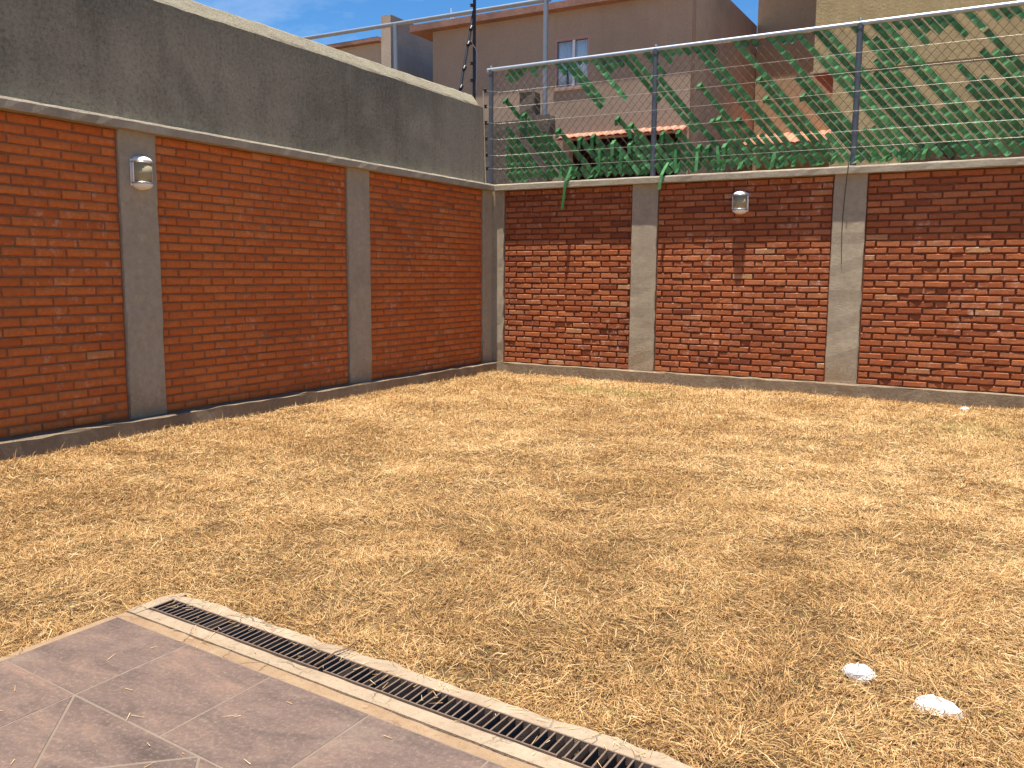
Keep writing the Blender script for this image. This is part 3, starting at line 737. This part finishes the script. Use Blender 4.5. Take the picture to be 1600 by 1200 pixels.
tips = {46: .09, 33: .05, 34: .05, 37: .10, 39: .12, 41: .15, 43: .16, 50: .12, 52: .06, 53: .16, 55: None, 56: .12, 57: .04, 58: .05, 59: .06, 60: .05, 54: .14, 65: .06, 66: .05, 69: .07, 47: .16, 45: .12}
for c in range(25, 118):
    z1 = LOW.get(c)
    if z1 is None:
        z1 = random.uniform(2.68, 2.90) if c < 74 else random.uniform(2.8, 3.3)
        if c in (31, 36, 38) : z1 = 2.62
    strip(c, z1 if z1 < 3.8 else 3.915, 2.475 + random.uniform(0, .05), tip=tips.get(c))
# second layer of scraps along the foot, the other way of lying
for c in range(30, 84, 1):
    if random.random() < .55:
        x = c*CP*.82 - 1.45 + random.gauss(0, .02)
        if not .2 < x < 6.5: continue
        h = random.uniform(.05, .17)
        V = []
        for i in range(4):
            z = 2.475 + h*i/3; V += [(x - .02 + .05*i/3*random.uniform(.2, 1), FY - .02 + random.gauss(0, .008), z), (x + .024 + .05*i/3*random.uniform(.2, 1), FY - .022 + random.gauss(0, .008), z + .012)]
        o = MB().add(V, [(2*i, 2*i+1, 2*i+3, 2*i+2) for i in range(3)]).build('strip', M['strip'], fence)
        o.modifiers.new('thickness', 'SOLIDIFY').thickness = .0015
# strips that hang over the coping
for pts in ([(1.17,-.03,2.62),(1.16,-.075,2.53),(1.135,-.108,2.44),(1.12,-.112,2.33),(1.105,-.112,2.2),(1.09,-.11,2.09)], [(2.43,-.02,2.60),(2.41,-.075,2.53),(2.385,-.108,2.45),(2.372,-.112,2.37),(2.36,-.11,2.28)],
            [(1.55,-.03,2.82),(1.552,-.045,2.7),(1.555,-.05,2.53)], [(1.83,-.03,2.75),(1.832,-.045,2.66),(1.84,-.05,2.5)], [(2.52,-.03,2.74),(2.525,-.045,2.6),(2.53,-.05,2.5)], [(3.02,-.03,2.75),(3.03,-.045,2.66),(3.04,-.05,2.58)], [(2.78,-.03,2.70),(2.785,-.045,2.6),(2.78,-.05,2.48)]):
    V = []
    for i, p in enumerate(pts):
        w = .02 if i else .016; V += [(p[0]-w, p[1], p[2]), (p[0]+w, p[1]-.006, p[2]+.004)]
    o = MB().add(V, [(2*i, 2*i+1, 2*i+3, 2*i+2) for i in range(len(pts)-1)]).build('strip', M['strip'], fence)
    o.modifiers.new('thickness', 'SOLIDIFY').thickness = .0015

# ---------------------------------------------------------------- electric fence along the chain-link
EZ = (3.615, 3.42, 3.22, 3.02, 2.815, 2.645)
ef = thing('electric_fence', (-.06, -.13, 2.45), 'six bright electric fence wires strung in front of the chain-link from a pale rod', 'electric fence')
MB().tube([(.014, -.185, 2.44), (.012, -.215, 3.0), (.010, -.245, 3.6)], .008, 8).build('rod', plain('pale_rod', (.45,.38,.28), .7), ef)
for z in EZ:
    iy = -.192 - (z - 2.6)*.052; ix = .02
    m = MB().tube([(ix, iy+.03, z-.022), (ix, iy+.03, z-.014), (ix, iy+.03, z-.005), (ix, iy+.03, z+.005), (ix, iy+.03, z+.014), (ix, iy+.03, z+.022)], [.018, .026, .013, .013, .026, .018], 10)
    m.build('insulator', M['blackp'], ef)
    pts = [(ix, iy+.04, z), (.12, -.03, z+.002)] + [(2.215*(k), -.012, z - .003*(k % 2)) for k in (1, 2, 3, 4)]
    MB().tube(pts, .0011, 5).build('wire', M['ewire'], ef)
ep = thing('electric_fence_pole', (-.15, -.22, 3.5), 'black braced electric fence pole with insulators standing on the rendered parapet', 'pole')
PX, PY = -.135, -.235
MB().tube([(PX, PY, 3.42), (PX, PY+.012, 5.1)], .021, 10).build('pole', M['black'], ep)
MB().tube([(PX, PY-.36, 3.47), (PX+.004, PY-.015, 4.60)], .017, 10).build('strut', M['black'], ep)
for z in (3.74, 3.95, 4.20, 4.66, 4.88):
    MB().tube([(PX+.005, PY-.052, z-.018), (PX+.005, PY-.052, z-.012), (PX+.005, PY-.052, z), (PX+.005, PY-.052, z+.012), (PX+.005, PY-.052, z+.018)], [.020,.034,.016,.034,.020], 10).build('insulator', M['blackp'], ep)
for t in (.12, .34, .62, .8):
    y, z = PY-.36 + .345*t, 3.47 + 1.13*t
    MB().tube([(PX+.01, y-.016, z-.022), (PX+.01, y, z), (PX+.01, y+.016, z+.022)], [.024, .026, .024], 10).build('clamp', M['blackp'], ep)
MB().tube([(PX+.02, PY-.10, 4.22), (PX+.02, PY-.05, 4.17), (PX+.02, PY+.0, 4.15), (PX+.025, PY+.03, 4.08), (PX+.022, PY+.02, 3.9), (PX+.02, PY+.01, 3.6)], .006, 6).build('cable', M['galv'], ep)
# cable hanging down the right pillar
o = MB().tube([(4.465, -.012, 2.60), (4.455, -.098, 2.448), (4.452, -.100, 2.38), (4.44, -.06, 2.33), (4.428, -.036, 2.18), (4.418, -.034, 1.98), (4.414, -.033, 1.8), (4.42, -.033, 1.6), (4.428, -.034, 1.42)], .0034, 6).build('cable', M['blackp'], None)
tag(o, 'thin black cable hanging from the fence post down the right concrete pillar', 'cable')

# ---------------------------------------------------------------- fence and block wall of the plot behind
M['oldwall'] = plaster('mossy_block_wall', (.14,.12,.10), (.06,.055,.05), (.24,.21,.17), .7, 2.5, .008)
bw = thing('block_wall', (-5, 3.1, -.1), 'old dark concrete wall with a stub pillar behind the left end of the fence', 'wall')
rough_box(MB(), -10, -.74, 3.0, 3.18, -.12, 3.84, seed=51, amp=.01, step=.4).build('wall', M['oldwall'], bw)
rough_box(MB(), -1.26, -.98, 2.97, 3.2, 3.7, 4.27, seed=52, amp=.008, step=.1).build('pillar', M['oldwall'], bw)
rough_box(MB(), -.97, -.70, 2.97, 3.2, 3.6, 3.88, seed=53, amp=.008, step=.1).build('pillar', M['oldwall'], bw)
pf = thing('pipe_fence', (-4, 3.1, 3.85), 'tall galvanised pipe fence rising behind the rendered parapet', 'fence')
for x in (-9.98, -6.93, -3.88, -.84): MB().tube([(x, 3.08, 3.80), (x, 3.08, 5.73)], .042, 12).build('post', M['galvmid'], pf)
MB().tube([(-10.1, 3.08, 5.77), (-.76, 3.08, 5.71)], .036, 12).build('rail', M['galvmid'], pf)
lw = thing('block_wall', (7, .55, -.1), 'low rough brown wall close behind the right end of the chain-link fence', 'wall')
rough_box(MB(), 4.9, 9.4, .5, .66, -.12, 2.70, seed=54, amp=.012, step=.25).build('wall', plaster('rough_brown_wall', (.20,.13,.09), (.10,.07,.05), (.30,.22,.15), .7, 3, .01), lw)
M['rubble'] = plain('dry_weeds', (.26,.19,.12), .95, 0, .1, .4, 10, .02)

# ---------------------------------------------------------------- houses behind
M['brown'] = plaster('brown_render', (.385,.285,.205), (.26,.19,.137), (.455,.345,.255), .6, .5, .002)
M['brownside'] = plaster('weathered_side_wall', (.46,.375,.29), (.24,.20,.165), (.54,.46,.37), .65, .55, .004)
M['slab'] = plaster('roof_slab', (.30,.17,.13), (.14,.09,.075), (.40,.26,.2), .7, 1.5, .004)
M['tan'] = plaster('tan_render', (.43,.31,.185), (.36,.25,.15), (.50,.37,.235), .3, .7, .002)
M['yellow'] = plaster('yellow_rough_render', (.44,.345,.185), (.30,.235,.13), (.52,.42,.25), .7, 1.0, .008)
M['beige'] = plaster('beige_render', (.44,.35,.25), (.35,.27,.19), (.50,.41,.31), .35, .6, .002)
M['pink'] = plain('pinkish_frame', (.42,.24,.19), .6)
M['white'] = plain('white_frame', (.7,.7,.7), .5)
M['terra'] = plain('terracotta_tile', (.50,.22,.14), .8, 0, .2, .3, 9, .004)
M['dark'] = plain('dark_interior', (.03,.02,.015), .9)
M['wine'] = plain('dark_red_paint', (.20,.025,.02), .6)
def glass_mat():
    t = NT('window_glass', .05, .5); g = t.n.new('ShaderNodeBsdfGlossy'); g.inputs['Roughness'].default_value = .03; tr = t.n.new('ShaderNodeBsdfTransparent'); tr.inputs[0].default_value = (.9,.93,.94,1)
    mx = t.n.new('ShaderNodeMixShader'); mx.inputs[0].default_value = .05; t.l.new(tr.outputs[0], mx.inputs[1]); t.l.new(g.outputs[0], mx.inputs[2]); t.l.new(mx.outputs[0], t.n['Material Output'].inputs[0]); return t.m
M['glass'] = glass_mat()
BH = thing('house', (-2.7, 9, -.1), 'brown rendered house with a white-curtained window and a red tile awning behind the fence', 'house')
BY = 7.0; bx0, bx1 = -5.79, .33
wx0, wx1, wz0, wz1 = -2.66, -1.86, 5.18, 6.20
ox0, ox1, oz0, oz1 = -2.30, .18, 1.6, 4.12       # dark porch under the tile awning
def facade(mb, x0, x1, z0, z1, y, yb, holes):
    """front wall with real openings: boxes around the holes (holes sorted, not overlapping in x and z bands)"""
    zs = sorted({z0, z1, *[h[2] for h in holes], *[h[3] for h in holes]})
    for za, zb in zip(zs, zs[1:]):
        x = x0
        for h in sorted(h for h in holes if h[2] <= za and h[3] >= zb):
            if h[0] > x: mb.box(x, h[0], y, yb, za, zb)
            x = h[1]
        if x < x1: mb.box(x, x1, y, yb, za, zb)
    return mb
facade(MB(), bx0, bx1 - .015, -.1, 6.75, BY, BY + .18, [(wx0, wx1, wz0, wz1), (ox0, ox1 - .09, oz0, oz1)]).build('wall', M['brown'], BH)
MB().box(bx1-.2, bx1, BY+.182, 11.745, -.1, 7.22).build('side_wall', M['brownside'], BH)
MB().box(bx0, bx0+.18, BY+.18, 15.5, -.1, 6.75).build('side_wall', M['brown'], BH)
MB().box(bx0+.18, bx1-.2, 15.3, 15.5, -.1, 6.75).build('back_wall', M['brown'], BH)
rough_box(MB(), bx0-.5, bx1-.203, BY-.20, 15.8, 6.752, 6.90, seed=61, amp=.012, step=.5, ch=.01).build('roof', M['slab'], BH)
MB().box(bx1-.2, bx1+.01, BY-.20, BY+.178, 6.752, 7.22).build('eave', M['slab'], BH)
MB().box(bx0+.2, bx1-.22, BY+1.4, BY+1.5, -.1, 6.7).build('inner_wall', M['dark'], BH)
win = MB()
for a, b, c, d_ in ((wx0, wx1, wz0, wz0+.04), (wx0, wx1, wz1-.05, wz1), (wx0, wx0+.04, wz0+.04, wz1-.05), (wx1-.04, wx1, wz0+.04, wz1-.05)): win.box(a, b, BY-.004, BY+.05, c, d_)
wo = win.build('window', M['pink'], BH)
mx = (wx0 + wx1)/2 + .03
MB().box(mx-.025, mx+.025, BY+.0, BY+.045, wz0+.042, wz1-.052).build('frame', M['white'], wo)
MB().box(wx0+.042, mx-.027, BY+.020, BY+.026, wz0+.042, wz1-.052).build('pane', M['glass'], wo)
MB().box(mx+.027, wx1-.042, BY+.030, BY+.036, wz0+.042, wz1-.052).build('pane', M['glass'], wo)
def curtain(x0, x1, z0, z1, y, name, taper=0):
    n = 40; V = []
    for i in range(n+1):
        t = i/n; x = x0 + (x1-x0)*t
        V += [(x + taper*(1-t), y + .012*math.sin(t*31) + .005*math.sin(t*71), z0), (x, y + .012*math.sin(t*31), z1)]
    MB().add(V, [(2*i, 2*i+2, 2*i+3, 2*i+1) for i in range(n)], True).build(name, M['curtain_c'], wo).modifiers.new('t', 'SOLIDIFY').thickness = .003
curtain(wx0+.05, wx0+.24, wz0+.05, wz1-.06, BY+.07, 'curtain'); curtain(wx0+.22, mx-.03, wz0+.05, wz1-.06, BY+.06, 'curtain', .10); curtain(mx+.03, wx1-.02, wz0+.05, wz1-.06, BY+.066, 'curtain')
MB().box(wx0-.03, wx1+.03, BY-.03, BY+.03, wz0-.045, wz0-.003).build('window_sill', M['brown'], wo)
def awning(parent, x0, x1, y, z0, z1, out, n):
    """row of barrel tiles sloping down and out from a facade"""
    root = MB(); root.prism([(y+.002, z1-.05), (y-out+.03, z0-.04), (y-out+.03, z0-.06), (y+.002, z1-.10)], x0, x1, lambda t, p, q: (t, p, q))
    a = root.build('awning', M['terra'], parent)
    w = (x1 - x0)/n; me = None
    for k in range(n):
        cx = x0 + w*(k+.5)
        if me is None:
            V = []; F = []; m = 6
            for (py, pz, r) in ((y - .004, z1, w*.52), (y - out*.5, (z0+z1)/2 + .012, w*.55), (y - out, z0, w*.60)):
                for q in range(m+1):
                    t = math.pi*q/m; V.append((cx + r*math.cos(t), py, pz - .05 + .5*r*math.sin(t)))
            for i in range(2):
                for q in range(m): F.append((i*(m+1)+q, i*(m+1)+q+1, (i+1)*(m+1)+q+1, (i+1)*(m+1)+q))
            o = MB().add(V, F, True).build('tile', M['terra'], a, loc=(cx, y - out/2, (z0+z1)/2)); me = o.data
            o.modifiers.new('t', 'SOLIDIFY').thickness = .012
        else:
            o = bpy.data.objects.new('tile', me); link(o, 'tile', a, (cx, y - out/2 + random.gauss(0, .008), (z0+z1)/2 + random.gauss(0, .004))); o.modifiers.new('t', 'SOLIDIFY').thickness = .012
awning(BH, -2.45, .27, BY, 4.13, 4.25, .30, 17)
an = thing('antenna', (-5.5, 7.6, 6.9), 'small white antenna rods on the edge of the brown house roof', 'antenna')
for dx, h in ((0, .42), (.06, .30)): MB().tube([(-5.62+dx, 7.5, 6.88), (-5.62+dx, 7.5, 6.95 + h)], .014, 8).build('rod', M['white'], an)
MB().tube([(-5.62, 7.5, 7.12), (-5.5, 7.5, 7.0), (-5.46, 7.5, 6.9)], .01, 6).build('brace', M['white'], an)

FH = thing('house', (-10.5, 10, -.1), 'distant beige house with a stepped firewall peeking over the rendered parapet', 'house')
MB().box(-15, -8.02, 8.0, 8.2, -.1, 7.02).build('wall', M['beige'], FH)
MB().box(-8.01, -7.71, 7.95, 16, -.1, 7.63).build('side_wall', M['brownside'], FH)
rough_box(MB(), -15.3, -8.02, 7.85, 16, 7.022, 7.14, seed=71, amp=.015, step=.4).build('roof', M['slab'], FH)
MB().box(-15, -14.8, 8.2, 15.9, -.1, 7.02).build('side_wall', M['beige'], FH)

TH = thing('house', (1.6, 13, -.1), 'tan house wall with a red tile awning, set back beside the yellow house', 'house')
MB().box(.34, 3.4, 11.75, 11.95, -.1, 8.1).build('wall', M['tan'], TH)
MB().box(.34, .52, 11.95, 17, -.1, 8.1).build('side_wall', M['tan'], TH)
rough_box(MB(), .33, 3.4, 11.48, 17, 8.102, 8.24, seed=72, amp=.012, step=.4).build('roof', M['slab'], TH)
awning(TH, .44, 2.36, 11.75, 4.22, 4.70, 1.75, 12)
YH = thing('house', (6, 11, -.1), 'yellow roughcast house with an overhanging upper storey behind the right of the fence', 'house')
MB().box(2.40, 11, 8.15, 14, 5.20, 9.0).build('upper_storey', M['yellow'], YH)
MB().box(2.78, 11, 8.16, 14, -.1, 5.197).build('wall', M['yellow'], YH)
MB().box(2.41, 2.779, 8.19, 9.98, 5.165, 5.197).build('soffit', M['wine'], YH)
MB().box(2.36, 2.72, 8.10, 8.149, 5.20, 5.235).build('ledge', M['coping'], YH)
